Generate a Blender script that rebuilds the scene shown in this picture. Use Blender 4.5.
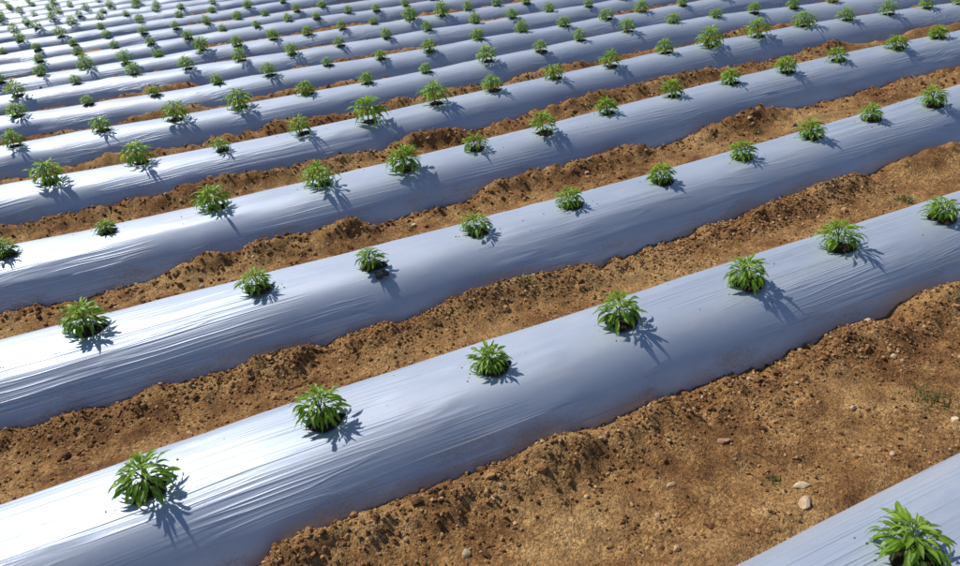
import bpy, math, random
import numpy as np
from mathutils import Matrix, Vector, Euler

# ------------------------------------------------------------------ camera, sky, sun, exposure
S = bpy.context.scene
COL = S.collection
for o in list(bpy.data.objects):
    bpy.data.objects.remove(o)
CREST = 0.20                      # height of the bed tops above the furrow floor
CAM_Z = 1.55 + CREST
PITCH, ROLL, YAW = 0.50573, -0.10387, 0.37008
cam = bpy.data.cameras.new('camera')
cam.sensor_width = 36.0
cam.lens = 27.0
cam.clip_start = 0.05
cam.clip_end = 2000
cam_ob = bpy.data.objects.new('camera', cam)
COL.objects.link(cam_ob)
cy_, sy_ = math.cos(YAW), math.sin(YAW)
R0 = Vector((cy_, -sy_, 0))
F0 = Vector((sy_, cy_, 0))
FW = F0 * math.cos(PITCH) + Vector((0, 0, -math.sin(PITCH)))
U0 = F0 * math.sin(PITCH) + Vector((0, 0, math.cos(PITCH)))
RX = R0 * math.cos(ROLL) + U0 * math.sin(ROLL)
UX = -R0 * math.sin(ROLL) + U0 * math.cos(ROLL)
cam_ob.matrix_world = Matrix(((RX.x, UX.x, -FW.x, 0), (RX.y, UX.y, -FW.y, 0), (RX.z, UX.z, -FW.z, CAM_Z), (0, 0, 0, 1)))
S.camera = cam_ob
cam.dof.use_dof = True              # slight softness of the lens towards the far rows
cam.dof.focus_distance = 3.1
cam.dof.aperture_fstop = 5.0

SUN_EL, SUN_ROT = math.radians(51), math.radians(-32)     # clockwise from +Y
world = bpy.data.worlds.new('World')
S.world = world
world.use_nodes = True
wn = world.node_tree
sky = wn.nodes.new('ShaderNodeTexSky')
sky.sky_type = 'NISHITA'
sky.sun_disc = False
sky.sun_elevation = SUN_EL
sky.sun_rotation = SUN_ROT
sky.air_density = 1.0
sky.dust_density = 0.6
sky.ozone_density = 4.0
wn.links.new(sky.outputs[0], wn.nodes['Background'].inputs[0])
wn.nodes['Background'].inputs[1].default_value = 0.075
sun = bpy.data.lights.new('sun', 'SUN')
sun.energy = 4.2
sun.angle = math.radians(0.8)
sun.color = (1.0, 0.95, 0.86)
sun_ob = bpy.data.objects.new('sun', sun)
COL.objects.link(sun_ob)
SD = Vector((math.sin(SUN_ROT) * math.cos(SUN_EL), math.cos(SUN_ROT) * math.cos(SUN_EL), math.sin(SUN_EL)))
sun_ob.rotation_euler = SD.to_track_quat('Z', 'Y').to_euler()
S.view_settings.view_transform = 'Standard'
S.view_settings.look = 'None'
S.view_settings.gamma = 1.0
S.view_settings.use_curve_mapping = False
S.view_settings.exposure = 0.24

# ------------------------------------------------------------------ measured layout
# crest line of every bed (x along the bed, y across) and plants as (x, offset from crest, crown width)
BD = {0: [(-2.0, 0.702), (4.0, 0.702)], 1: [(-0.71, 1.999), (-0.37, 2.006), (-0.03, 2.011), (0.31, 2.015), (0.65, 2.016), (0.99, 2.017), (1.33, 2.016), (1.67, 2.013), (2.02, 2.009), (2.36, 2.003), (2.7, 1.995), (3.04, 1.986), (3.38, 1.976)], 2: [(-0.92, 3.169), (-0.44, 3.149), (0.04, 3.132), (0.52, 3.12), (1.0, 3.111), (1.48, 3.107), (1.96, 3.107), (2.44, 3.111), (2.92, 3.118), (3.39, 3.13), (3.87, 3.147), (4.35, 3.167), (4.83, 3.191)], 3: [(-1.38, 4.416), (-0.72, 4.348), (-0.07, 4.314), (0.59, 4.306), (1.25, 4.318), (1.91, 4.344), (2.56, 4.376), (3.22, 4.408), (3.88, 4.434), (4.54, 4.446), (5.2, 4.438), (5.85, 4.404), (6.51, 4.336)], 4: [(-1.25, 5.682), (-0.48, 5.581), (0.29, 5.534), (1.05, 5.527), (1.82, 5.549), (2.59, 5.585), (3.35, 5.623), (4.12, 5.65), (4.89, 5.653), (5.66, 5.62), (6.42, 5.537), (7.19, 5.392), (7.96, 5.172)], 5: [(-1.61, 6.898), (-0.86, 6.849), (-0.11, 6.793), (0.64, 6.746), (1.39, 6.72), (2.14, 6.717), (2.89, 6.734), (3.64, 6.762), (4.39, 6.782), (5.14, 6.772), (5.89, 6.699), (6.64, 6.526), (7.39, 6.21)], 6: [(-1.71, 8.115), (-1.05, 8.032), (-0.38, 7.963), (0.28, 7.906), (0.95, 7.859), (1.62, 7.819), (2.28, 7.786), (2.95, 7.757), (3.62, 7.731), (4.28, 7.705), (4.95, 7.678), (5.61, 7.648), (6.28, 7.612)], 7: [(-1.84, 9.339), (-1.22, 9.292), (-0.6, 9.233), (0.02, 9.167), (0.64, 9.095), (1.26, 9.022), (1.87, 8.951), (2.49, 8.884), (3.11, 8.825), (3.73, 8.777), (4.35, 8.743), (4.97, 8.727), (5.59, 8.731)], 8: [(-2.13, 10.3), (-1.52, 10.317), (-0.91, 10.313), (-0.3, 10.293), (0.31, 10.257), (0.92, 10.209), (1.53, 10.151), (2.14, 10.084), (2.75, 10.013), (3.37, 9.938), (3.98, 9.862), (4.59, 9.788), (5.2, 9.718)], 9: [(-1.81, 11.598), (-1.29, 11.589), (-0.78, 11.576), (-0.26, 11.561), (0.26, 11.543), (0.78, 11.522), (1.3, 11.498), (1.82, 11.472), (2.34, 11.443), (2.86, 11.411), (3.38, 11.376), (3.9, 11.339), (4.42, 11.298)], 10: [(-2.41, 12.801), (-1.97, 12.783), (-1.52, 12.764), (-1.08, 12.746), (-0.64, 12.727), (-0.19, 12.709), (0.25, 12.69), (0.69, 12.672), (1.14, 12.653), (1.58, 12.635), (2.03, 12.616), (2.47, 12.598), (2.91, 12.579)], 11: [(-2.29, 13.922), (-1.89, 13.94), (-1.49, 13.958), (-1.09, 13.976), (-0.69, 13.994), (-0.28, 14.013), (0.12, 14.031), (0.52, 14.049), (0.92, 14.067), (1.32, 14.085), (1.72, 14.103), (2.12, 14.122), (2.53, 14.14)], 12: [(-3.0, 15.574), (3.0, 15.334)], 13: [(-3.0, 16.737), (3.0, 16.497)], 14: [(-3.0, 17.9), (3.0, 17.66)], 15: [(-3.0, 19.062), (3.0, 18.822)], 16: [(-3.0, 20.225), (3.0, 19.985)], 17: [(-3.0, 21.388), (3.0, 21.148)], 18: [(-3.0, 22.55), (3.0, 22.31)], 19: [(-3.0, 23.713), (3.0, 23.473)], 20: [(-3.0, 24.876), (3.0, 24.636)], 21: [(-3.0, 26.039), (3.0, 25.799)]}
PL = {0: [(1.35, 0.045, 0.21)], 1: [(-0.41, -0.011, 0.22), (0.16, 0.02, 0.2), (0.79, -0.002, 0.17), (1.35, 0.002, 0.22), (1.95, -0.027, 0.21), (2.49, 0.022, 0.23), (3.08, -0.004, 0.2)], 2: [(-0.62, 0.027, 0.24), (0.11, -0.004, 0.19), (0.64, -0.056, 0.17), (1.21, 0.003, 0.21), (1.77, 0.018, 0.2), (2.35, -0.006, 0.18), (2.93, 0.015, 0.19), (3.48, 0.014, 0.21), (4.01, 0.019, 0.18), (4.53, -0.03, 0.21)], 3: [(-1.08, -0.018, 0.17), (-0.56, 0.019, 0.14), (0.04, 0.028, 0.26), (0.68, 0.005, 0.27), (1.22, -0.052, 0.28), (1.74, -0.007, 0.21), (2.26, -0.028, 0.24), (2.84, 0.035, 0.2), (3.45, 0.046, 0.21), (4.0, 0.016, 0.2), (4.52, -0.03, 0.21), (5.07, -0.014, 0.2), (5.7, -0.026, 0.22), (6.21, 0.025, 0.21)], 4: [(-0.95, -0.022, 0.27), (-0.35, 0.049, 0.25), (0.21, -0.01, 0.16), (0.82, -0.0, 0.2), (1.34, -0.054, 0.3), (1.93, 0.018, 0.28), (2.47, 0.022, 0.22), (3.07, 0.004, 0.21), (3.65, -0.007, 0.22), (4.29, 0.03, 0.19), (4.74, -0.034, 0.28), (5.33, -0.022, 0.27), (5.93, 0.039, 0.28), (6.39, -0.002, 0.2), (6.85, -0.022, 0.2), (7.31, 0.01, 0.19), (7.66, -0.0, 0.19)], 5: [(-1.31, 0.006, 0.2), (-0.63, 0.001, 0.2), (-0.04, -0.03, 0.26), (0.51, -0.003, 0.27), (1.12, 0.032, 0.2), (1.69, 0.025, 0.17), (2.28, 0.011, 0.15), (2.92, -0.032, 0.26), (3.52, -0.06, 0.18), (4.04, 0.025, 0.17), (4.63, 0.019, 0.22), (5.24, 0.056, 0.2), (5.74, 0.0, 0.18), (6.18, -0.032, 0.18), (6.64, -0.038, 0.17), (7.09, 0.03, 0.17)], 6: [(-1.41, -0.021, 0.26), (-0.79, 0.021, 0.16), (-0.17, 0.0, 0.17), (0.44, 0.03, 0.17), (0.96, -0.008, 0.24), (1.57, 0.007, 0.15), (2.13, -0.035, 0.19), (2.68, -0.055, 0.23), (3.3, 0.031, 0.22), (3.86, 0.056, 0.22), (4.36, -0.012, 0.22), (4.92, -0.033, 0.25), (5.44, 0.037, 0.24), (5.98, -0.019, 0.18)], 7: [(-1.54, -0.06, 0.26), (-0.95, 0.06, 0.18), (-0.35, 0.06, 0.23), (0.23, -0.027, 0.24), (0.82, -0.023, 0.22), (1.4, -0.06, 0.22), (1.98, -0.023, 0.18), (2.55, -0.021, 0.19), (3.09, 0.016, 0.21), (3.73, 0.06, 0.21), (4.21, -0.005, 0.22), (4.77, 0.057, 0.22), (5.29, -0.06, 0.18)], 8: [(-1.83, -0.025, 0.21), (-1.4, 0.004, 0.21), (-0.88, 0.036, 0.27), (-0.44, -0.042, 0.26), (-0.04, 0.06, 0.2), (0.49, -0.032, 0.27), (0.92, -0.054, 0.23), (1.39, -0.002, 0.22), (1.85, -0.014, 0.2), (2.3, -0.01, 0.19), (2.74, 0.034, 0.17), (3.25, -0.007, 0.29), (3.67, -0.046, 0.29), (4.09, 0.06, 0.22), (4.51, 0.048, 0.2), (4.9, -0.058, 0.19)], 9: [(-1.51, -0.06, 0.21), (-1.04, -0.001, 0.2), (-0.56, 0.06, 0.18), (-0.1, -0.06, 0.19), (0.41, -0.06, 0.22), (0.91, 0.06, 0.17), (1.38, -0.022, 0.17), (1.86, 0.06, 0.21), (2.25, -0.06, 0.19), (2.75, 0.022, 0.2), (3.17, -0.06, 0.2), (3.64, -0.021, 0.19), (4.12, 0.06, 0.23)], 10: [(-2.11, 0.06, 0.18), (-1.64, -0.06, 0.19), (-1.15, -0.055, 0.18), (-0.67, 0.06, 0.21), (-0.16, -0.06, 0.19), (0.31, -0.06, 0.19), (0.79, 0, 0.2), (1.27, 0.06, 0.21), (1.69, 0.029, 0.19), (2.19, -0.057, 0.2), (2.61, -0.019, 0.22)], 11: [(-1.99, -0.032, 0.26), (-1.39, -0.06, 0.27), (-0.79, 0.046, 0.18), (-0.18, 0.05, 0.22), (0.45, 0.054, 0.21), (1.01, 0.046, 0.18), (1.62, -0.03, 0.25), (2.23, -0.06, 0.18)], 12: [(-2.26, 0.023, 0.26), (-1.88, -0.021, 0.26), (-1.3, -0.009, 0.25), (-0.83, 0.032, 0.2), (-0.39, -0.006, 0.18), (0.13, 0.046, 0.2), (0.57, -0.046, 0.19), (1.15, -0.014, 0.2)], 13: [(-2.16, -0.038, 0.22), (-1.7, -0.009, 0.26), (-1.24, -0.026, 0.21), (-0.81, -0.008, 0.19), (-0.21, 0.033, 0.21), (0.17, -0.025, 0.19)], 14: [(-2.73, -0.029, 0.25), (-2.14, 0.042, 0.2), (-1.68, 0.03, 0.23), (-1.17, 0.003, 0.23), (-0.7, -0.023, 0.25), (-0.18, -0.043, 0.26)], 15: [(-2.91, -0.049, 0.25), (-2.52, 0.031, 0.24), (-1.93, 0.005, 0.25), (-1.53, 0.017, 0.2), (-0.95, 0.027, 0.21)], 16: [(-2.83, -0.019, 0.19), (-2.37, 0.047, 0.18), (-1.93, 0.012, 0.25)], 17: [(-3.03, -0.049, 0.2), (-2.56, -0.001, 0.23)], 18: [(-3.29, 0.027, 0.2)], 19: [], 20: [], 21: []}
NB = len(BD)

# ------------------------------------------------------------------ helpers
def tag(o, label=None, cat=None, group=None, kind=None):
    if label: o['label'] = label
    if cat: o['category'] = cat
    if group: o['group'] = group
    if kind: o['kind'] = kind
    return o

def link(name, data, parent=None, mat=None):
    o = bpy.data.objects.new(name, data)
    COL.objects.link(o)
    if parent is not None: o.parent = parent
    return o

def mesh_np(name, verts, faces, mat, smooth=True):
    """verts (n,3), faces (m,3) or (m,4) arrays"""
    verts = np.asarray(verts, dtype=np.float32); faces = np.asarray(faces, dtype=np.int32)
    me = bpy.data.meshes.new(name)
    k = faces.shape[1]
    me.vertices.add(len(verts)); me.loops.add(faces.size); me.polygons.add(len(faces))
    me.vertices.foreach_set('co', verts.ravel())
    me.loops.foreach_set('vertex_index', faces.ravel())
    me.polygons.foreach_set('loop_start', np.arange(0, faces.size, k, dtype=np.int32))
    me.polygons.foreach_set('use_smooth', np.full(len(faces), smooth))
    me.update(calc_edges=True)
    me.validate()
    if mat: me.materials.append(mat)
    return me

def grid_faces(nu, nv):
    i = np.arange(nu - 1)[:, None] * nv + np.arange(nv - 1)[None, :]
    return np.stack([i, i + nv, i + nv + 1, i + 1], -1).reshape(-1, 4)

def vnoise(x, y, seed=0):
    x = np.asarray(x, float); y = np.asarray(y, float)
    xi = np.floor(x).astype(np.int64); yi = np.floor(y).astype(np.int64)
    fx, fy = x - xi, y - yi
    fx = fx * fx * fx * (fx * (fx * 6 - 15) + 10); fy = fy * fy * fy * (fy * (fy * 6 - 15) + 10)
    def h(a, b):
        n = (a * 374761393 + b * 668265263 + seed * 1274126177) & 0xFFFFFFFF
        n = ((n ^ (n >> 13)) * 1274126177) & 0xFFFFFFFF
        n = ((n ^ (n >> 16)) * 2246822519) & 0xFFFFFFFF
        return ((n ^ (n >> 15)) & 0xFFFFFF) / float(0xFFFFFF)
    a, b, c, d = h(xi, yi), h(xi + 1, yi), h(xi, yi + 1), h(xi + 1, yi + 1)
    return (a * (1 - fx) + b * fx) * (1 - fy) + (c * (1 - fx) + d * fx) * fy

def fbm(x, y, octv=3, seed=0):
    t, a, s = 0, 1.0, 0
    for o in range(octv):
        t = t + a * (vnoise(x * 2 ** o, y * 2 ** o, seed + o * 17) - 0.5); s += a; a *= 0.5
    return t / s * 2

def smooth(a, b, x):
    t = np.clip((x - a) / (b - a), 0, 1)
    return t * t * (3 - 2 * t)

BX = {k: np.array([p[0] for p in v]) for k, v in BD.items()}
PLANT_SIDE = 0.03       # the plants stand a little to the near side of the crest
BY = {k: np.array([p[1] for p in v]) + PLANT_SIDE for k, v in BD.items()}
def crest_y(k, u):
    """crest line of bed k, continued past its measured ends"""
    u = np.asarray(u, float)
    xs, ys = BX[k], BY[k]
    y = np.interp(u, xs, ys)
    s0 = np.clip((ys[1] - ys[0]) / (xs[1] - xs[0]), -.06, .06); s1 = np.clip((ys[-1] - ys[-2]) / (xs[-1] - xs[-2]), -.06, .06)
    y = y + np.where(u < xs[0], (u - xs[0]) * s0, 0) + np.where(u > xs[-1], (u - xs[-1]) * s1, 0)
    return y
def bed_h(k, u):
    a = 0.006 if k < 5 else 0.016
    return CREST + a * fbm(u * 0.9, k * 5.3 + u * 0, 3, 3) * (1 if k else .4)
def bed_w(k, u):
    return (0.345 if k < 4 else 0.325) + 0.022 * fbm(u * 1.3, k * 9.1 + u * 0, 2, 8)
def prof(x):
    """0..1 dome height for x = |s|/w"""
    return 1 - 1.5 * np.abs(x) ** 3.3
def bed_z(k, u, s):
    return bed_h(k, u) * prof(np.minimum(np.abs(s) / bed_w(k, u), 1.08))

def soil_raw(u, v, k, s):
    """height of the loose soil; k nearest bed, s signed offset from its crest"""
    z = 0.022 * fbm(u * 1.1, v * 1.3, 3, 21) + 0.014 * fbm(u * 5, v * 6, 3, 22)
    amp = -0.012 + 0.108 * np.clip(0.42 + 1.5 * fbm(u * 1.9 + k * 3.7, k * 11.3 + 0 * u, 3, 31), 0, 1)
    amp = np.where(k >= 4, amp * 0.7 + 0.052, amp)
    heap = amp * np.exp(-((s + 0.385) / 0.10) ** 2) - 0.022 * np.exp(-((s + 0.30) / 0.08) ** 2)
    back = 0.022 * np.exp(-((s - 0.36) / 0.08) ** 2)
    lump = np.clip(0.35 + .75 * np.exp(-((s + .42) / .14) ** 2), 0, 1.1)
    z = z + heap + back
    z = z + lump * (0.023 * fbm(u * 12, v * 12, 2, 41) + 0.014 * fbm(u * 31, v * 31, 2, 42))
    return z

def nearest_bed(u, v):
    best = np.full(np.shape(v), 1e9); kk = np.zeros(np.shape(v), int); ss = np.zeros(np.shape(v))
    for k in range(NB):
        s = v - crest_y(k, u)
        m = np.abs(s) < best
        best = np.where(m, np.abs(s), best); kk = np.where(m, k, kk); ss = np.where(m, s, ss)
    return kk, ss

def soil_z(u, v):
    k, s = nearest_bed(u, v)
    z = soil_raw(u, v, k, s)
    far = smooth(.75, 1.2, np.abs(s))
    z = z * (1 - far) + far * 0.03 * fbm(u * .6, v * .6, 2, 5)
    under = -0.03 + 0.07 * (1 - (np.abs(s) / .3) ** 2)
    w = smooth(0.22, 0.28, np.abs(s))
    return np.where(np.abs(s) < 0.28, np.minimum(z, under * (1 - w) + z * w), z), k, s

# ------------------------------------------------------------------ materials
def new_mat(name):
    m = bpy.data.materials.new(name); m.use_nodes = True
    nt = m.node_tree; b = nt.nodes['Principled BSDF']
    return m, nt, b
def nd(nt, t, **kw):
    n = nt.nodes.new(t)
    for k, v in kw.items(): setattr(n, k, v)
    return n
def noise(nt, vec, scale, detail=3, rough=.55):
    n = nd(nt, 'ShaderNodeTexNoise'); n.inputs['Scale'].default_value = scale
    n.inputs['Detail'].default_value = detail; n.inputs['Roughness'].default_value = rough
    nt.links.new(vec, n.inputs['Vector']); return n
def ramp(nt, fac, stops):
    r = nd(nt, 'ShaderNodeValToRGB'); nt.links.new(fac, r.inputs[0])
    el = r.color_ramp.elements
    while len(el) < len(stops): el.new(0.5)
    for e, (p, c) in zip(el, stops): e.position = p; e.color = (*c, 1)
    return r
def mix(nt, fac, a, b, bt='MIX'):
    m = nd(nt, 'ShaderNodeMix', data_type='RGBA', blend_type=bt)
    for sock, v in ((m.inputs[0], fac), (m.inputs[6], a), (m.inputs[7], b)):
        if hasattr(v, 'links') or hasattr(v, 'is_linked'): nt.links.new(v, sock)
        elif isinstance(v, tuple): sock.default_value = (*v, 1)
        else: sock.default_value = v
    return m.outputs[2]
def math_(nt, op, a, b=None, clamp=False):
    m = nd(nt, 'ShaderNodeMath', operation=op); m.use_clamp = clamp
    for i, v in enumerate((a, b)):
        if v is None: continue
        if hasattr(v, 'is_linked'): nt.links.new(v, m.inputs[i])
        else: m.inputs[i].default_value = v
    return m.outputs[0]
def bump(nt, h, strength, dist, prev=None):
    b = nd(nt, 'ShaderNodeBump'); b.inputs['Strength'].default_value = strength; b.inputs['Distance'].default_value = dist
    nt.links.new(h, b.inputs['Height'])
    if prev is not None: nt.links.new(prev, b.inputs['Normal'])
    return b.outputs[0]
def pos(nt, scale=(1, 1, 1)):
    g = nd(nt, 'ShaderNodeNewGeometry')
    m = nd(nt, 'ShaderNodeMapping'); m.inputs['Scale'].default_value = scale
    nt.links.new(g.outputs['Position'], m.inputs['Vector']); return m.outputs[0]

def soil_material():
    m, nt, b = new_mat('soil')
    p = pos(nt)
    n1 = noise(nt, p, 1.7, 4); n2 = noise(nt, p, 9, 5, .65); n3 = noise(nt, p, 70, 4, .7); n4 = noise(nt, p, 300, 2, .6)
    c1 = ramp(nt, n1.outputs[0], [(.38, (.165, .075, .030)), (.5, (.345, .190, .078)), (.63, (.54, .365, .170))]).outputs[0]
    c2 = ramp(nt, n2.outputs[0], [(.36, (.095, .045, .022)), (.5, (.305, .160, .060)), (.66, (.53, .335, .150))]).outputs[0]
    c = mix(nt, .55, c1, c2)
    c3 = ramp(nt, n3.outputs[0], [(.33, (.42, .40, .38)), (.5, (1, 1, 1)), (.68, (1.35, 1.3, 1.22))]).outputs[0]
    c = mix(nt, .75, c, c3, 'MULTIPLY')
    spk = ramp(nt, n4.outputs[0], [(.66, (0, 0, 0)), (.74, (1, 1, 1))]).outputs[0]
    c = mix(nt, math_(nt, 'MULTIPLY', spk, .35), c, (.58, .46, .33))
    nt.links.new(c, b.inputs['Base Color'])
    b.inputs['Roughness'].default_value = .95; b.inputs['Specular IOR Level'].default_value = .15
    # crumb structure: cells of a few millimetres, strongest in patches
    def vor(scale, feat='F1'):
        v = nd(nt, 'ShaderNodeTexVoronoi', feature=feat); v.inputs['Scale'].default_value = scale
        w = nd(nt, 'ShaderNodeVectorMath', operation='MULTIPLY_ADD'); nt.links.new(n4.outputs['Color'], w.inputs[0]); w.inputs[1].default_value = (.004, .004, .004)
        nt.links.new(p, w.inputs[2]); nt.links.new(w.outputs[0], v.inputs['Vector']); return v
    va, vb = vor(95), vor(210)
    patch = ramp(nt, noise(nt, p, 4.5, 3).outputs[0], [(.38, (.25, .25, .25)), (.62, (1, 1, 1))]).outputs[0]
    cell = nd(nt, 'ShaderNodeSeparateColor'); nt.links.new(va.outputs['Color'], cell.inputs[0])
    cell2 = nd(nt, 'ShaderNodeSeparateColor'); nt.links.new(vb.outputs['Color'], cell2.inputs[0])
    tone = ramp(nt, cell.outputs[0], [(0, (.50, .48, .46)), (.6, (1, 1, 1)), (1, (1.45, 1.42, 1.38))]).outputs[0]
    tone2 = ramp(nt, cell2.outputs[0], [(0, (.62, .6, .58)), (.6, (1, 1, 1)), (1, (1.35, 1.33, 1.3))]).outputs[0]
    c = mix(nt, math_(nt, 'MULTIPLY', patch, .75), c, tone, 'MULTIPLY')
    c = mix(nt, .7, c, tone2, 'MULTIPLY')
    nt.links.new(c, b.inputs['Base Color'])
    hh = math_(nt, 'MULTIPLY', math_(nt, 'SUBTRACT', 1.0, va.outputs['Distance']), patch)
    hh = math_(nt, 'ADD', hh, math_(nt, 'MULTIPLY', math_(nt, 'SUBTRACT', 1.0, vb.outputs['Distance']), .5))
    hh = math_(nt, 'ADD', hh, math_(nt, 'MULTIPLY', n4.outputs[0], .3))
    nb = bump(nt, n3.outputs[0], .8, .016)
    nt.links.new(bump(nt, hh, .9, .0075, nb), b.inputs['Normal'])
    return m

def clod_material(name='clod_soil'):
    m, nt, b = new_mat(name)
    g = nd(nt, 'ShaderNodeNewGeometry')
    c = ramp(nt, g.outputs['Random Per Island'], [(0, (.080, .040, .021)), (.3, (.165, .084, .038)), (.6, (.29, .155, .066)), (.9, (.42, .255, .125)), (1, (.52, .38, .24))]).outputs[0]
    n = noise(nt, pos(nt), 160, 3, .6)
    c = mix(nt, .7, c, ramp(nt, n.outputs[0], [(.35, (.55, .53, .5)), (.65, (1.25, 1.22, 1.2))]).outputs[0], 'MULTIPLY')
    nt.links.new(c, b.inputs['Base Color'])
    b.inputs['Roughness'].default_value = .95; b.inputs['Specular IOR Level'].default_value = .15
    nt.links.new(bump(nt, n.outputs[0], .7, .006), b.inputs['Normal'])
    return m

def film_material():
    m, nt, b = new_mat('silver_plastic_film')
    # long creases run with the bed, fading in and out in patches
    warp = noise(nt, pos(nt, (1.1, 2.2, 2.2)), 1.0, 2)
    g = nd(nt, 'ShaderNodeNewGeometry')
    add = nd(nt, 'ShaderNodeVectorMath', operation='MULTIPLY_ADD')
    nt.links.new(warp.outputs['Color'], add.inputs[0]); add.inputs[1].default_value = (0, .035, .035); nt.links.new(g.outputs['Position'], add.inputs[2])
    def mp(sc):
        q = nd(nt, 'ShaderNodeMapping'); q.inputs['Scale'].default_value = sc; nt.links.new(add.outputs[0], q.inputs['Vector']); return q.outputs[0]
    w1 = noise(nt, mp((.45, 30, 30)), 1, 1, .4)
    w2 = noise(nt, mp((.9, 62, 62)), 1, 1, .4)
    ridge = math_(nt, 'SUBTRACT', 1.0, math_(nt, 'MULTIPLY', math_(nt, 'ABSOLUTE', math_(nt, 'SUBTRACT', w1.outputs[0], .5)), 13.0), True)
    ridge = math_(nt, 'POWER', ridge, 2.0)
    mk = noise(nt, pos(nt, (1.0, 3.2, 3.2)), 1.0, 2)
    mask = ramp(nt, mk.outputs[0], [(.46, (0, 0, 0)), (.62, (1, 1, 1))]).outputs[0]
    h1 = math_(nt, 'MULTIPLY', ridge, mask)
    fine = math_(nt, 'POWER', math_(nt, 'SUBTRACT', 1.0, math_(nt, 'MULTIPLY', math_(nt, 'ABSOLUTE', math_(nt, 'SUBTRACT', w2.outputs[0], .5)), 9.0), True), 2.0)
    h2 = math_(nt, 'MULTIPLY', fine, math_(nt, 'ADD', math_(nt, 'MULTIPLY', mask, .26), .008))
    # a few slanting pull creases across the bed
    rot = nd(nt, 'ShaderNodeMapping'); rot.inputs['Rotation'].default_value = (0, 0, .42); rot.inputs['Scale'].default_value = (1.5, 17, 6)
    nt.links.new(g.outputs['Position'], rot.inputs['Vector'])
    w3 = noise(nt, rot.outputs[0], 1, 1, .4)
    r3 = math_(nt, 'SUBTRACT', 1.0, math_(nt, 'MULTIPLY', math_(nt, 'ABSOLUTE', math_(nt, 'SUBTRACT', w3.outputs[0], .5)), 16.0), True)
    m3 = ramp(nt, noise(nt, pos(nt, (2.4, 4.5, 4.5)), 1.0, 2).outputs[0], [(.56, (0, 0, 0)), (.68, (1, 1, 1))]).outputs[0]
    h3 = math_(nt, 'MULTIPLY', math_(nt, 'MULTIPLY', r3, m3), .5)
    nb = bump(nt, math_(nt, 'ADD', math_(nt, 'ADD', h1, h2), h3), .6, .004)
    soft = noise(nt, pos(nt, (1.6, 5, 5)), 1.0, 2)
    nb = bump(nt, soft.outputs[0], .10, .03, nb)
    nt.links.new(nb, b.inputs['Normal'])
    # dust: fine specks and smears, thicker where soil was thrown on the film's foot
    d1 = noise(nt, pos(nt, (2.0, 5, 5)), 1.6, 5, .7)
    d2 = noise(nt, pos(nt), 120, 2, .6)
    sep = nd(nt, 'ShaderNodeSeparateXYZ'); nt.links.new(g.outputs['Position'], sep.inputs[0])
    foot = nd(nt, 'ShaderNodeMapRange'); foot.inputs[1].default_value = .13; foot.inputs[2].default_value = .03; nt.links.new(sep.outputs[2], foot.inputs[0])
    dust = ramp(nt, math_(nt, 'MULTIPLY', d1.outputs[0], math_(nt, 'ADD', d2.outputs[0], .5)), [(.50, (0, 0, 0)), (.80, (1, 1, 1))]).outputs[0]
    dust = math_(nt, 'MULTIPLY', dust, math_(nt, 'ADD', math_(nt, 'MULTIPLY', foot.outputs[0], .60), .20), True)
    base = ramp(nt, soft.outputs[0], [(.3, (.41, .465, .575)), (.7, (.47, .525, .63))]).outputs[0]
    nt.links.new(mix(nt, dust, base, (.36, .24, .15)), b.inputs['Base Color'])
    nt.links.new(math_(nt, 'MULTIPLY', math_(nt, 'SUBTRACT', 1.0, dust), FILM_METAL), b.inputs['Metallic'])
    r = math_(nt, 'ADD', math_(nt, 'MULTIPLY', d1.outputs[0], .14), FILM_ROUGH - .07)
    nt.links.new(math_(nt, 'ADD', r, math_(nt, 'MULTIPLY', dust, .4)), b.inputs['Roughness'])
    b.inputs['Specular IOR Level'].default_value = .5
    return m
FILM_METAL, FILM_ROUGH = .54, .53

def leaf_material(name, cols, trans):
    m, nt, b = new_mat(name)
    oi = nd(nt, 'ShaderNodeObjectInfo'); g = nd(nt, 'ShaderNodeNewGeometry')
    r = math_(nt, 'FRACT', math_(nt, 'ADD', oi.outputs['Random'], math_(nt, 'MULTIPLY', g.outputs['Random Per Island'], 3.7)))
    c = ramp(nt, r, [(0, cols[0]), (.5, cols[1]), (1, cols[2])]).outputs[0]
    at = nd(nt, 'ShaderNodeAttribute'); at.attribute_name = 'vein'
    c = mix(nt, math_(nt, 'MULTIPLY', at.outputs['Fac'], .45), c, (.30, .42, .12))
    n = noise(nt, pos(nt), 90, 2)
    c = mix(nt, .5, c, ramp(nt, n.outputs[0], [(.35, (.75, .78, .7)), (.65, (1.2, 1.18, 1.1))]).outputs[0], 'MULTIPLY')
    nt.links.new(c, b.inputs['Base Color'])
    b.inputs['Roughness'].default_value = .42; b.inputs['Specular IOR Level'].default_value = .5
    nt.links.new(bump(nt, n.outputs[0], .3, .004), b.inputs['Normal'])
    t = nd(nt, 'ShaderNodeBsdfTranslucent')
    nt.links.new(mix(nt, 1.0, c, (1.5, 1.55, .55), 'MULTIPLY'), t.inputs['Color'])
    ms = nd(nt, 'ShaderNodeMixShader'); ms.inputs[0].default_value = trans
    out = nt.nodes['Material Output']
    nt.links.new(b.outputs[0], ms.inputs[1]); nt.links.new(t.outputs[0], ms.inputs[2]); nt.links.new(ms.outputs[0], out.inputs['Surface'])
    return m

def plain_material(name, c0, c1, scale=40, rough=.85, bs=.5, bd=.004):
    m, nt, b = new_mat(name)
    n = noise(nt, pos(nt), scale, 4, .65)
    nt.links.new(ramp(nt, n.outputs[0], [(.3, c0), (.7, c1)]).outputs[0], b.inputs['Base Color'])
    b.inputs['Roughness'].default_value = rough; b.inputs['Specular IOR Level'].default_value = .25
    nt.links.new(bump(nt, n.outputs[0], bs, bd), b.inputs['Normal'])
    return m

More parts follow.
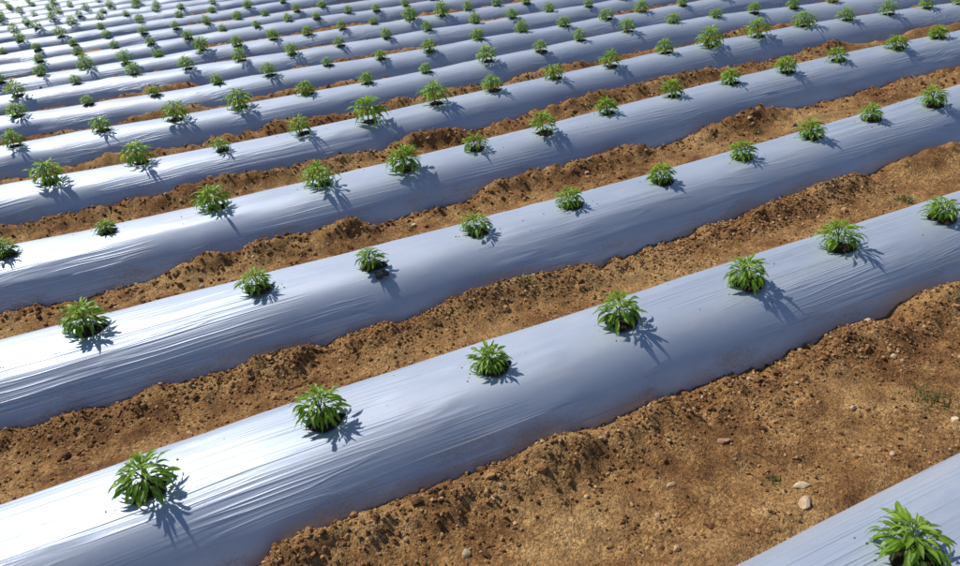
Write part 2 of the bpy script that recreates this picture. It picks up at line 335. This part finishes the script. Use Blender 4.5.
M_SOIL = soil_material(); M_CLOD = clod_material(); M_FILM = film_material()
M_LEAF = leaf_material('pepper_leaf', [(.085, .175, .014), (.140, .260, .019), (.205, .335, .028)], .48)
M_YOUNG = leaf_material('young_pepper_leaf', [(.185, .305, .024), (.24, .37, .032), (.30, .42, .048)], .50)
M_STEM = plain_material('green_stem', (.085, .14, .035), (.14, .20, .06), 60, .6)
M_HOLE = plain_material('damp_planting_soil', (.012, .009, .007), (.045, .028, .017), 120, .95, .9, .01)
M_FLAP = plain_material('black_film_underside', (.010, .010, .012), (.022, .022, .026), 25, .35)
M_WEED = leaf_material('weed_blade', [(.06, .095, .025), (.11, .14, .04), (.22, .20, .08)], .3)
M_STRAW = plain_material('dry_straw', (.22, .15, .075), (.48, .37, .20), 50, .9)
M_TWIG = plain_material('dead_twig', (.045, .03, .02), (.10, .07, .045), 60, .9)
STONE_M = {
    'cream': plain_material('cream_stone', (.42, .31, .18), (.66, .53, .35), 45, .9),
    'tan': plain_material('tan_stone', (.36, .24, .15), (.54, .40, .27), 45, .9),
    'red': plain_material('reddish_stone', (.27, .13, .085), (.43, .25, .17), 45, .9),
    'brown': plain_material('brown_stone', (.20, .11, .06), (.36, .22, .12), 45, .9),
}

# ------------------------------------------------------------------ the soil: one sheet out to the horizon
def axis(a, b, fine, outs):
    mid = np.arange(a, b + fine / 2, fine)
    def run(d):
        r, x, st = [], 0.0, fine
        for lim, target, grow in outs[d]:
            while x < lim:
                st = min(st * grow, target); x += st; r.append(x)
        return np.array(r)
    return np.concatenate([a - run(0)[::-1], mid, b + run(1)])
us = axis(-1.6, 4.6, .017, {0: [(7, .10, 1.06), (600, 60, 1.35)], 1: [(9, .085, 1.03), (600, 60, 1.35)]})
vs = axis(.80, 4.5, .0165, {0: [(2.2, .08, 1.06), (500, 60, 1.35)], 1: [(5, .05, 1.02), (24, .10, 1.03), (900, 60, 1.3)]})
UU, VV = np.meshgrid(us, vs, indexing='ij')
ZZ, _, _ = soil_z(UU, VV)
ground = link('soil_ground', mesh_np('soil_ground', np.stack([UU, VV, ZZ], -1).reshape(-1, 3), grid_faces(len(us), len(vs)), M_SOIL))
tag(ground, 'brown sandy soil in the furrows between the beds', kind='structure')

# ------------------------------------------------------------------ beds: film over a rounded ridge, a hole at each plant
ORD = ['first', 'second', 'third', 'fourth', 'fifth', 'sixth', 'seventh', 'eighth', 'ninth', 'tenth', 'eleventh', 'twelfth', 'thirteenth', 'fourteenth',
       'fifteenth', 'sixteenth', 'seventeenth', 'eighteenth', 'nineteenth', 'twentieth', 'twenty-first', 'twenty-second']
def film_offset(k, u, s):
    """creases and sags of the film, metres, added to the dome height"""
    wv = s + 0.02 * fbm(u * .6, s * 2, 1, 60 + k)
    r = 1 - np.abs(vnoise(u * .7 + k * 7.7, wv * 30, 70 + k) - .5) * 5
    r = np.clip(r, 0, 1) ** 2
    msk = smooth(.52, .70, vnoise(u * 1.25 + k * 3.1, s * 5, 80 + k))
    sag = 0.0016 * fbm(u * 3.0, s * 7 + k * 3, 2, 90 + k)
    big = 0 if k < 6 else 0.011 * fbm(u * 2.0, s * 5 + k * 3, 2, 95 + k)
    return 0.0055 * r * msk + sag + big

beds = []
for k in range(NB):
    y0 = float(np.mean(BY[k]))
    if k <= 3: u_ax = np.arange(-3.5 if k else -3.0, 9.0, .024); ns = 64
    elif k <= 6: u_ax = np.arange(-4.5, 12, .04); ns = 44
    else: u_ax = np.arange(-7, 12, .075); ns = 32
    t = np.linspace(-1, 1, 400)
    px = np.sign(t) * (1 - (1 - np.abs(t)) ** 1.8) * 1.04
    pz = prof(px) * (.2 / .35)
    arc = np.concatenate([[0], np.cumsum(np.hypot(np.diff(px), np.diff(pz)))])
    xs = np.interp(np.linspace(0, arc[-1], ns), arc, px)          # |s|/w evenly along the film
    U, X = np.meshgrid(u_ax, xs, indexing='ij')
    s = X * bed_w(k, U)
    Z = bed_h(k, U) * prof(X)
    off = film_offset(k, U, s)
    edge = 1 - smooth(.85, 1.03, np.abs(X)) * .6
    # push creases along the dome's own normal
    sl = -bed_h(k, U) * 1.5 * 3.3 * np.sign(X) * np.abs(X) ** 2.3 / bed_w(k, U)
    nl = np.sqrt(1 + sl * sl)
    Y = crest_y(k, U) + s - sl / nl * off * edge
    Z = Z + off * edge / nl
    root = link('mulch_bed', None); root.location = (0, y0, 0)
    lab = ('silver film bed, only a corner showing at the lower right of the picture' if k == 0 else
           'raised bed under silver plastic film, %s bed from lower right corner' % ORD[k])
    tag(root, lab, 'mulch bed', 'silver film beds in parallel rows')
    V = np.stack([U, Y - y0, Z], -1).reshape(-1, 3)
    fl = link('film', mesh_np('film', V, grid_faces(len(u_ax), ns), M_FILM), root)
    beds.append((root, y0))

def film_point(k, u, s):
    z = float(bed_z(k, np.array(u), np.array(s)) + film_offset(k, np.array(u), np.array(s)))
    return float(crest_y(k, u) + s), z

# ------------------------------------------------------------------ pepper plants
rng = random.Random(11)
def leaf_mesh(i, mat, stations=6):
    """one lance-shaped leaf on its petiole, length 1 along +X, arched and folded on the midrib"""
    r = random.Random(100 + i)
    droop = r.uniform(.65, 1.25); wid = r.uniform(.070, .102); fold = r.uniform(.25, .6); twist = r.uniform(-.35, .35); side = r.uniform(-.12, .12)
    pet = .26
    v, f, vein = [], [], []
    def spine(t):       # t 0..1 along the whole, tangent angle falls from up to down
        n = 24; x = z = 0.0
        for j in range(int(n)):
            a = .35 - droop * 1.7 * (j / n) ** 1.2
            st = min(max(t - j / n, 0), 1 / n)
            x += math.cos(a) * st; z += math.sin(a) * st
        return x, z
    # petiole: a thin three-sided stalk
    for t in (0, pet):
        x, z = spine(t); w = .018 if t == 0 else .012
        v += [(x, -w, z), (x, w, z), (x, 0, z - w * 1.6)]; vein += [1, 1, 1]
    f += [(0, 3, 4, 1), (1, 4, 5, 2), (2, 5, 3, 0)]
    rows_ = []
    for j in range(stations + 1):
        q = j / stations
        t = pet + (1 - pet) * q
        x, z = spine(t)
        w = wid * (max(0, math.sin(math.pi * q ** .72)) ** .9) * (1 if q < .99 else 0)
        if q == 0: w = .012
        if q == 1: w = .003
        tw = twist * q
        row = []
        for e in ((-1, 0, 1) if stations < 6 else (-1, -.5, 0, .5, 1)):
            yy = e * w; up = abs(e) * w * fold + (.018 * math.sin(j * 2.1 + e * 2 + i) if abs(e) == 1 else 0)
            row.append(len(v)); v.append((x - up * .2, yy * math.cos(tw) + side * q * q - up * math.sin(tw), z + up * math.cos(tw) + yy * math.sin(tw)))
            vein.append(1.0 if e == 0 else 0.0)
        rows_.append(row)
    for a, b in zip(rows_, rows_[1:]):
        for c in range(len(a) - 1): f.append((a[c], b[c], b[c + 1], a[c + 1]))
    return v, f, vein
def pack(name, v, f, vein, mats, idx=None):
    me = bpy.data.meshes.new(name); me.from_pydata(v, [], f)
    for m in mats: me.materials.append(m)
    me.polygons.foreach_set('use_smooth', [True] * len(f))
    if idx is not None: me.polygons.foreach_set('material_index', idx)
    a = me.attributes.new('vein', 'FLOAT', 'POINT'); a.data.foreach_set('value', vein)
    me.update(); return me
N_LEAF = 9
LEAF_OLD = [pack('leaf', *leaf_mesh(i, M_LEAF), [M_LEAF]) for i in range(N_LEAF)]
LEAF_NEW = [pack('young_leaf', *leaf_mesh(i + 20, M_YOUNG), [M_YOUNG]) for i in range(5)]
LOW_OLD = [leaf_mesh(i, None, 4) for i in range(N_LEAF)]
LOW_NEW = [leaf_mesh(i + 20, None, 4) for i in range(5)]

def leaf_layout(r, W):
    """(is_young, variant, matrix) for every leaf of a plant whose crown is W wide"""
    out = []
    n = int(r.uniform(92, 132)); ht = W * r.uniform(.38, .50); up = r.uniform(-8, 8)
    a0 = r.uniform(0, 6.28)
    for i in range(n):
        q = (i + .5) / n                           # 0 lowest leaf, 1 top
        az = a0 + i * 2.39996 + r.uniform(-.45, .45)
        young = q > .72
        z = ht * (.32 + .68 * q ** .85) + r.uniform(-.004, .004)
        rad = W * .19 * math.sin(math.pi * min(1, q * .9 + .15)) * r.uniform(.2, 1.3)
        L = W * ((.39 - .12 * q) * r.uniform(.66, 1.2))
        pitch = math.radians(up - 12 + 52 * q ** 1.5 + r.uniform(-22, 22))
        roll = r.uniform(-.5, .5)
        m = (Matrix.Translation((rad * math.cos(az), rad * math.sin(az), z)) @ Matrix.Rotation(az + r.uniform(-.2, .2), 4, 'Z')
             @ Matrix.Rotation(-pitch, 4, 'Y') @ Matrix.Rotation(roll, 4, 'X') @ Matrix.Diagonal((L, L * r.uniform(.85, 1.2), L, 1)))
        out.append((young, r.randrange(5 if young else N_LEAF), m))
    return out, ht

def tube(path, radii, n=6):
    v, f = [], []
    for (p, rr) in zip(path, radii):
        for j in range(n):
            a = 6.2832 * j / n; v.append((p[0] + rr * math.cos(a), p[1] + rr * math.sin(a), p[2]))
    for i in range(len(path) - 1):
        for j in range(n):
            f.append((i * n + j, i * n + (j + 1) % n, (i + 1) * n + (j + 1) % n, (i + 1) * n + j))
    f.append(tuple(range((len(path) - 1) * n, len(path) * n)))
    return v, f
def stem_mesh(W, ht, r):
    v, f = tube([(0, 0, -.02), (.003, 0, ht * .3), (0, .003, ht * .62)], [.0045, .004, .0034])
    for j in range(3):
        a = j * 2.1 + r.uniform(0, 1); e = (W * .10 * math.cos(a), W * .10 * math.sin(a), ht * r.uniform(.9, 1.05))
        b = (0, .002, ht * .45)
        v2, f2 = tube([b, tuple((b[i] + e[i]) * .5 + (.0 if i < 2 else .004) for i in range(3)), e], [.003, .0026, .0018], 5)
        o = len(v); v += v2; f += [tuple(i + o for i in q) for q in f2]
    me = bpy.data.meshes.new('stem'); me.from_pydata(v, [], f); me.materials.append(M_STEM)
    me.polygons.foreach_set('use_smooth', [True] * len(f)); me.update(); return me

def joined_foliage(r, W):
    lay, ht = leaf_layout(r, W)
    v, f, vein, idx = [], [], [], []
    for young, vi, m in lay:
        lv, lf, lq = (LOW_NEW if young else LOW_OLD)[vi]
        o = len(v); v += [tuple(m @ Vector(p)) for p in lv]; f += [tuple(i + o for i in q) for q in lf]; vein += lq
        idx += [1 if young else 0] * len(lf)
    return pack('foliage', v, f, vein, [M_LEAF, M_YOUNG], idx), ht
FAR = []
for i in range(10):
    r = random.Random(500 + i)
    me, ht = joined_foliage(r, .21)
    FAR.append((me, stem_mesh(.21, ht, r)))

def hole_mesh(r, R):
    n = 14; rings = (0, .45, .8, 1.0)
    v, f = [(0, 0, .012)], []
    wob = [r.uniform(.75, 1.25) for _ in range(n)]
    for j, q in enumerate(rings[1:]):
        for i in range(n):
            a = 6.2832 * i / n; w = R * q * (1 + (wob[i] - 1) * q)
            v.append((w * 1.15 * math.cos(a), w * math.sin(a), .012 * (1 - q ** 3) + r.uniform(-.003, .003) * (q < 1) + (0 if q < 1 else -.0)))
    for i in range(n): f.append((0, 1 + i, 1 + (i + 1) % n))
    for j in range(2):
        for i in range(n):
            a = 1 + j * n; f.append((a + i, a + n + i, a + n + (i + 1) % n, a + (i + 1) % n))
    me = bpy.data.meshes.new('planting_hole'); me.from_pydata(v, [], f); me.materials.append(M_HOLE)
    me.update(); return me
HOLES = [hole_mesh(random.Random(900 + i), .050) for i in range(8)]

def size_word(W):
    return 'small' if W < .175 else ('bushy' if W >= .25 else 'leafy')
def nth(i, n):
    if i == 0: return 'leftmost'
    if i == n - 1: return 'rightmost'
    return ORD[i] + ' from left'
N_PLANT = 0
for k in range(NB):
    root, y0 = beds[k]
    spots = [(u, d - PLANT_SIDE, W, i) for i, (u, d, W) in enumerate(PL[k])]
    n = len(spots)
    if n and k <= 8:                                # the rows go on beyond the picture's edges
        u0, u1 = spots[0][0], spots[-1][0]
        for j in range(1, 3): spots.append((u1 + .57 * j, -PLANT_SIDE, .2, None))
        for j in range(1, 3): spots.append((u0 - .57 * j, -PLANT_SIDE, .2, None))
    for (u, d, W, i) in spots:
        r = random.Random(int(7919 * k + 131 * (u + 5) * 10))
        y, z = film_point(k, u, d)
        pl = link('pepper_plant', None); pl.location = (u, y, z); N_PLANT += 1
        pl.rotation_euler = (r.uniform(-.13, .13), r.uniform(-.13, .13), 0)
        bed_name = '%s bed from lower right corner' % ORD[k]
        if i is None: lab = 'pepper plant %s past the %s edge, on the %s' % (('one', 'two')[int(abs(u - (u1 if u > u1 else u0)) > .8)], 'right' if u > u1 else 'left', bed_name)
        elif n == 1: lab = '%s green pepper plant, the only one on the %s' % (size_word(W), bed_name)
        else: lab = '%s green pepper plant, %s on the %s' % (size_word(W), nth(i, n), bed_name)
        tag(pl, lab, 'plant', 'young pepper plants in the film beds')
        if k <= 3 and i is not None:
            lay, ht = leaf_layout(r, W)
            link('stem', stem_mesh(W, ht, r), pl)
            for young, vi, m in lay:
                lf = link('leaf', (LEAF_NEW if young else LEAF_OLD)[vi], pl); lf.matrix_local = m
        else:
            me, sm = FAR[r.randrange(len(FAR))]
            sc = W / .21 * (.95 if k >= 6 else 1.06); tall = r.uniform(.95, 1.2)
            a = link('stem', sm, pl); b = link('foliage', me, pl); tag(b, kind='stuff')
            for o in (a, b):
                o.scale = (sc, sc, sc * tall)
            pl.rotation_euler.z = r.uniform(0, 6.28)
        h = link('planting_hole', HOLES[r.randrange(8)], root)
        # lie on the film: tilt with the dome
        e = .01
        y1, z1 = film_point(k, u, d + e); yb, zb = film_point(k, u, d - e)
        ux, uz = film_point(k, u + .03, d); vx, vz = film_point(k, u - .03, d)
        hs = .8 + W * 1.3 if k <= 2 else .95
        h.matrix_parent_inverse = Matrix.Identity(4)
        h.location = (u + .008, y - y0 - .012, z + .003)
        h.rotation_euler = (math.atan2(z1 - zb, 2 * e), -math.atan2(uz - vz, .06), 0)
        h.scale = (hs, hs, 1)

# torn black flap below the third plant of the third bed
def flap():
    v, f = [], []
    for i in range(5):
        for j in range(4):
            x = -.028 + i * .014; q = j / 3
            v.append((x + .004 * math.sin(j * 2 + i), -.045 * q - .004 * math.sin(i * 1.7) * q, .012 * math.sin(q * 2.6) + .003 * math.sin(i * 2.2 + j)))
    for i in range(4):
        for j in range(3): f.append((i * 4 + j, i * 4 + j + 1, i * 4 + j + 5, i * 4 + j + 4))
    me = bpy.data.meshes.new('torn_flap'); me.from_pydata(v, [], f); me.materials.append(M_FLAP)
    me.polygons.foreach_set('use_smooth', [True] * len(f)); me.update(); return me
yy, zz = film_point(2, .655, -.155)
fo = link('torn_flap', flap(), beds[2][0]); fo.location = (.655, yy - beds[2][1], zz + .012); fo.rotation_euler = (.35, 0, .15)
fo.scale = (1.15, 1.15, 1.15)
tag(fo, 'torn black flap of film below the third plant')

# ------------------------------------------------------------------ loose clods
G = (1 + 5 ** .5) / 2
ICO = np.array([(-1, G, 0), (1, G, 0), (-1, -G, 0), (1, -G, 0), (0, -1, G), (0, 1, G), (0, -1, -G), (0, 1, -G), (G, 0, -1), (G, 0, 1), (-G, 0, -1), (-G, 0, 1)]) / math.sqrt(1 + G * G)
ICF = np.array([(0, 11, 5), (0, 5, 1), (0, 1, 7), (0, 7, 10), (0, 10, 11), (1, 5, 9), (5, 11, 4), (11, 10, 2), (10, 7, 6), (7, 1, 8), (3, 9, 4), (3, 4, 2), (3, 2, 6), (3, 6, 8), (3, 8, 9), (4, 9, 5), (2, 4, 11), (6, 2, 10), (8, 6, 7), (9, 8, 1)])
R = np.random.RandomState(3)
def clods(n, u0, u1, v0, v1, smin, smax, power, min_keep):
    u = R.uniform(u0, u1, n); v = R.uniform(v0, v1, n)
    z, k, s = soil_z(u, v)
    dens = np.exp(-((s + .385) / .13) ** 2) * (.35 + .9 * vnoise(u * 2.2, v * 2.2, 55)) + min_keep * (vnoise(u * 4, v * 4, 56) > .45)
    keep = (R.rand(n) < dens) & (np.abs(s) > .25)
    bz = bed_z_arr(k, u, s)
    keep &= z > bz - .006
    u, v, z = u[keep], v[keep], z[keep]
    size = smin + (smax - smin) * R.rand(len(u)) ** power
    return u, v, z, size
def bed_z_arr(k, u, s):
    out = np.zeros_like(u)
    for q in range(NB):
        m = k == q
        if m.any(): out[m] = bed_z(q, u[m], s[m])
    return out
parts = [clods(80000, -1.2, 3.6, .9, 2.9, .0024, .0100, 2.2, .20),
         clods(3200, -1.2, 3.8, .9, 4.2, .008, .021, 3.0, .12),
         clods(30000, -1.5, 6.0, 2.9, 6.4, .004, .017, 2.0, .22),
         clods(7000, -2.5, 9.0, 6.4, 11, .008, .022, 1.8, .15)]
sp = []
for k in range(5):
    for (u, d, W) in PL[k]:
        for _ in range(R.randint(4, 18)):
            a, q = R.uniform(0, 6.28), .045 + abs(R.normal(0, .035))
            du, ds = q * math.cos(a) * 1.3, q * math.sin(a)
            yy_, zz_ = film_point(k, u + du, d - PLANT_SIDE + ds)
            sp.append((u + du, yy_, zz_ + .0005, R.uniform(.0016, .0048)))
    for _ in range(26):                                  # stray crumbs thrown on the film
        u = R.uniform(-1.5, 6); s_ = R.uniform(-.16, .14)
        yy_, zz_ = film_point(k, u, s_); sp.append((u, yy_, zz_ + .0005, R.uniform(.0014, .0042)))
parts.append(tuple(np.array(sp).T))
cu, cv, cz, cs = [np.concatenate([p[i] for p in parts]) for i in range(4)]
n = len(cu)
q = R.normal(size=(n, 4)); q /= np.linalg.norm(q, axis=1)[:, None]
w, x, y, z_ = q.T
ROT = np.stack([1 - 2 * (y * y + z_ * z_), 2 * (x * y - w * z_), 2 * (x * z_ + w * y), 2 * (x * y + w * z_), 1 - 2 * (x * x + z_ * z_), 2 * (y * z_ - w * x),
                2 * (x * z_ - w * y), 2 * (y * z_ + w * x), 1 - 2 * (x * x + y * y)], -1).reshape(n, 3, 3)
shape = ICO[None] * R.uniform(.62, 1.25, (n, 12, 1)) * R.uniform(.6, 1.15, (n, 1, 3))
vv = np.einsum('nij,npj->npi', ROT, shape) * cs[:, None, None]
vv[:, :, 2] *= .8
vv += np.stack([cu, cv, cz + cs * .25], -1)[:, None, :]
cf = (ICF[None] + (np.arange(n) * 12)[:, None, None]).reshape(-1, 3)
cl = link('soil_clods', mesh_np('soil_clods', vv.reshape(-1, 3), cf, M_CLOD, False))
tag(cl, 'crumbly brown soil clods and grit heaped along the film edges', 'soil clods', kind='stuff')

# ------------------------------------------------------------------ single stones, weeds, twigs
def stone_mesh(seed, sx, sy, sz, mat):
    r = np.random.RandomState(seed)
    import bmesh
    bm = bmesh.new(); bmesh.ops.create_icosphere(bm, subdivisions=2, radius=1)
    dirs = r.normal(size=(12, 3)); dirs /= np.linalg.norm(dirs, axis=1)[:, None]
    lim = r.uniform(.50, .85, 12)
    for v in bm.verts:
        c = np.array(v.co)
        for d, l in zip(dirs, lim):                 # flat broken faces
            t = c @ d
            if t > l: c = c - d * (t - l) * .97
        c = c * (1 + .05 * math.sin(c[0] * 7 + seed) * math.sin(c[1] * 6))
        v.co = (c[0] * sx * .92, c[1] * sy * .92, c[2] * sz * .92)
    me = bpy.data.meshes.new('stone'); bm.to_mesh(me); bm.free(); me.materials.append(STONE_M[mat])
    me.polygons.foreach_set('use_smooth', [False] * len(me.polygons)); me.update(); return me
STONES = [
    (1.46, 1.163, .036, .016, .014, -.25, 'cream', 'flat cream stone on bare soil near the lower right corner bed'),
    (1.40, 1.10, .034, .020, .016, .4, 'tan', 'blunt tan stone half sunk beside the corner bed film'),
    (.427, 1.444, .020, .017, .020, .3, 'cream', 'upright cream stone below the second bed near the bottom edge'),
    (1.398, 1.455, .032, .016, .014, -.2, 'red', 'flat reddish stone in the middle of the front furrow'),
    (1.881, 1.356, .016, .014, .017, 0, 'tan', 'round tan stone standing alone in the front furrow at right'),
    (1.72, 1.687, .013, .012, .011, 0, 'cream', 'small pale pebble by the shaded film edge of the second bed'),
    (1.049, 1.64, .016, .013, .017, .5, 'red', 'small blocky reddish stone against the second bed film edge'),
    (1.118, 1.381, .024, .011, .008, .1, 'tan', 'thin tan stone flake left of the flat cream stone'),
    (1.794, 1.126, .018, .013, .010, .3, 'tan', 'low tan stone in sandy soil right of the cream stone'),
    (2.107, 1.143, .020, .016, .014, .2, 'cream', 'pale stone at the right picture edge in the front furrow'),
    (2.244, 1.497, .017, .014, .013, .9, 'cream', 'pale stone among crumbly clods in the upper right front furrow'),
    (2.337, 1.70, .018, .015, .014, .2, 'tan', 'tan stone on the clod heap against the second bed'),
    (4.028, 3.801, .030, .024, .022, .2, 'red', 'pinkish stone in the furrow between third and fourth beds'),
    (-.291, 2.373, .020, .015, .014, .3, 'tan', 'tan stone beside the second bed near its leftmost plant'),
    (1.096, 3.82, .022, .017, .016, .5, 'cream', 'pale stone in the furrow behind the third bed'),
    (.793, 3.96, .020, .017, .016, .2, 'tan', 'tan stone against the fourth bed film edge'),
    (-.568, 3.79, .024, .016, .013, .1, 'cream', 'pale stone behind the leftmost plant of the third bed'),
    (2.014, 2.365, .026, .018, .013, .3, 'red', 'reddish stone touching the far side of the second bed'),
    (2.595, 2.628, .018, .015, .013, .3, 'tan', 'tan pebble in the second furrow above the fifth front plant'),
    (1.012, 1.30, .013, .011, .009, .3, 'tan', 'tiny tan pebble on bare soil left of the thin flake'),
    (1.30, 1.17, .014, .010, .009, .8, 'brown', 'small brown stone left of the flat cream stone'),
    (.86, 1.47, .012, .010, .009, .8, 'cream', 'small pale pebble beside the dry twig'),
]
def soil_at(u, v):
    return float(soil_z(np.array([u]), np.array([v]))[0][0])
for i, (u, v, sx, sy, sz, rz, mt, lab) in enumerate(STONES):
    st = link('stone', stone_mesh(40 + i, sx, sy, sz, mt))
    st.location = (u, v, soil_at(u, v) + sz * .12); st.rotation_euler = (rng.uniform(-.2, .2), rng.uniform(-.2, .2), rz)
    tag(st, lab, 'stone', 'stones lying in the furrows')

def strands(name, n, spread, hmin, hmax, w, mat, seed, lean=.6):
    r = random.Random(seed); v, f, vein = [], [], []
    for i in range(n):
        a = r.uniform(0, 6.28); bx, by = r.gauss(0, spread * .45), r.gauss(0, spread * .45)
        L = r.uniform(hmin, hmax); ln = r.uniform(.15, lean); ww = w * r.uniform(.6, 1.3)
        px, py = -math.sin(a) * ww, math.cos(a) * ww
        o = len(v)
        for j in range(4):
            q = j / 3; d = L * ln * q ** 1.6; z = L * q * math.sqrt(max(.05, 1 - (ln * q) ** 2)) * (1 - .25 * q * ln)
            t = 1 - q * .85
            v += [(bx + math.cos(a) * d - px * t, by + math.sin(a) * d - py * t, z - .004), (bx + math.cos(a) * d + px * t, by + math.sin(a) * d + py * t, z - .004)]
            vein += [0, 0]
        for j in range(3): f.append((o + 2 * j, o + 2 * j + 1, o + 2 * j + 3, o + 2 * j + 2))
    return pack(name, v, f, vein, [mat])
WEEDS = [
    (2.147, 1.27, 34, .07, .02, .07, 'sprawling pale green weed tuft in the front furrow at right'),
    (1.294, 2.711, 26, .06, .015, .045, 'low green weed patch in the furrow below the third bed'),
    (1.406, 1.228, 14, .02, .012, .03, 'tiny green weed just above the flat cream stone'),
    (3.77, 3.871, 26, .06, .02, .06, 'dark green weed tuft in the furrow behind the third bed'),
    (3.529, 2.49, 34, .05, .02, .05, 'small green weed tuft beside the second bed at far right'),
    (3.55, 3.62, 20, .05, .02, .05, 'short weed tuft close behind the third bed plants'),
]
for i, (u, v, nb, sp, h0, h1, lab) in enumerate(WEEDS):
    o = link('weed', strands('weed', nb * 2, sp, h0, h1, .0030, M_WEED, 70 + i, .9)); o.location = (u, v, soil_at(u, v) + .002)
    tag(o, lab, 'weed', 'weeds in the furrows')
STRAWS = [
    (1.375, 1.34, 40, .045, .015, .05, 'clump of dry straw roots in the middle of the front furrow'),
    (1.477, 1.40, 4, .03, .025, .045, 'few pale dry straws standing beside the flat reddish stone'),
    (2.30, 1.22, 10, .09, .05, .13, 'long dry straws fallen beside the sprawling weed'),
    (.50, 1.56, 16, .05, .012, .035, 'dry straw wisps on the clod heap below the second bed'),
    (2.05, 2.45, 14, .04, .02, .05, 'dry straw tuft behind the second bed by its fifth plant'),
    (.93, 1.08, 16, .05, .012, .03, 'short dry straw litter at the bottom edge of the front furrow'),
]
for i, (u, v, nb, sp, h0, h1, lab) in enumerate(STRAWS):
    nb = max(nb, 12)
    o = link('dry_straw', strands('dry_straw', nb, sp, h0, h1, .0014, M_STRAW, 170 + i, .98)); o.location = (u, v, soil_at(u, v) + .002)
    tag(o, lab, 'straw', 'dry straw in the furrows')
def twig(pts, rad, name='twig', mat=M_TWIG):
    v, f = [], []
    n = 5
    P = [Vector(p) for p in pts]
    for i, p in enumerate(P):
        d = (P[min(i + 1, len(P) - 1)] - P[max(i - 1, 0)]).normalized()
        a = d.orthogonal().normalized(); b = d.cross(a)
        rr = rad * (1 - .6 * i / len(P))
        for j in range(n):
            t = 6.2832 * j / n; v.append(tuple(p + (a * math.cos(t) + b * math.sin(t)) * rr))
    for i in range(len(P) - 1):
        for j in range(n): f.append((i * n + j, i * n + (j + 1) % n, (i + 1) * n + (j + 1) % n, (i + 1) * n + j))
    me = bpy.data.meshes.new(name); me.from_pydata(v, [], f); me.materials.append(mat); me.update(); return me
for (u, v, az, L, rad, lift, lab) in [
        (.80, 1.50, -1.9, .17, .0012, .02, 'thin dark dry twig lying below the second bed at centre'),
        (1.44, 1.36, -1.25, .12, .0018, .01, 'short dark twig beside the clump of straw roots'),
        (1.20, 1.62, 1.2, .05, .0016, .05, 'tiny bare sprig sticking up at the second bed film edge'),
        (.10, 2.55, .05, .12, .003, .004, 'dark stick lying flat in the second furrow at left')]:
    r = random.Random(int(u * 100)); pts = []
    for j in range(8):
        q = j / 7; x = math.cos(az) * L * q + r.uniform(-.006, .006); y = math.sin(az) * L * q + r.uniform(-.006, .006)
        pts.append((x, y, soil_at(u + x, v + y) - soil_at(u, v) + .003 + lift * math.sin(q * 2.4)))
    o = link('twig', twig(pts, rad)); o.location = (u, v, soil_at(u, v)); tag(o, lab, 'twig', 'dry twigs in the furrows')
print('plants', N_PLANT, 'clods', n, 'ground', UU.size)
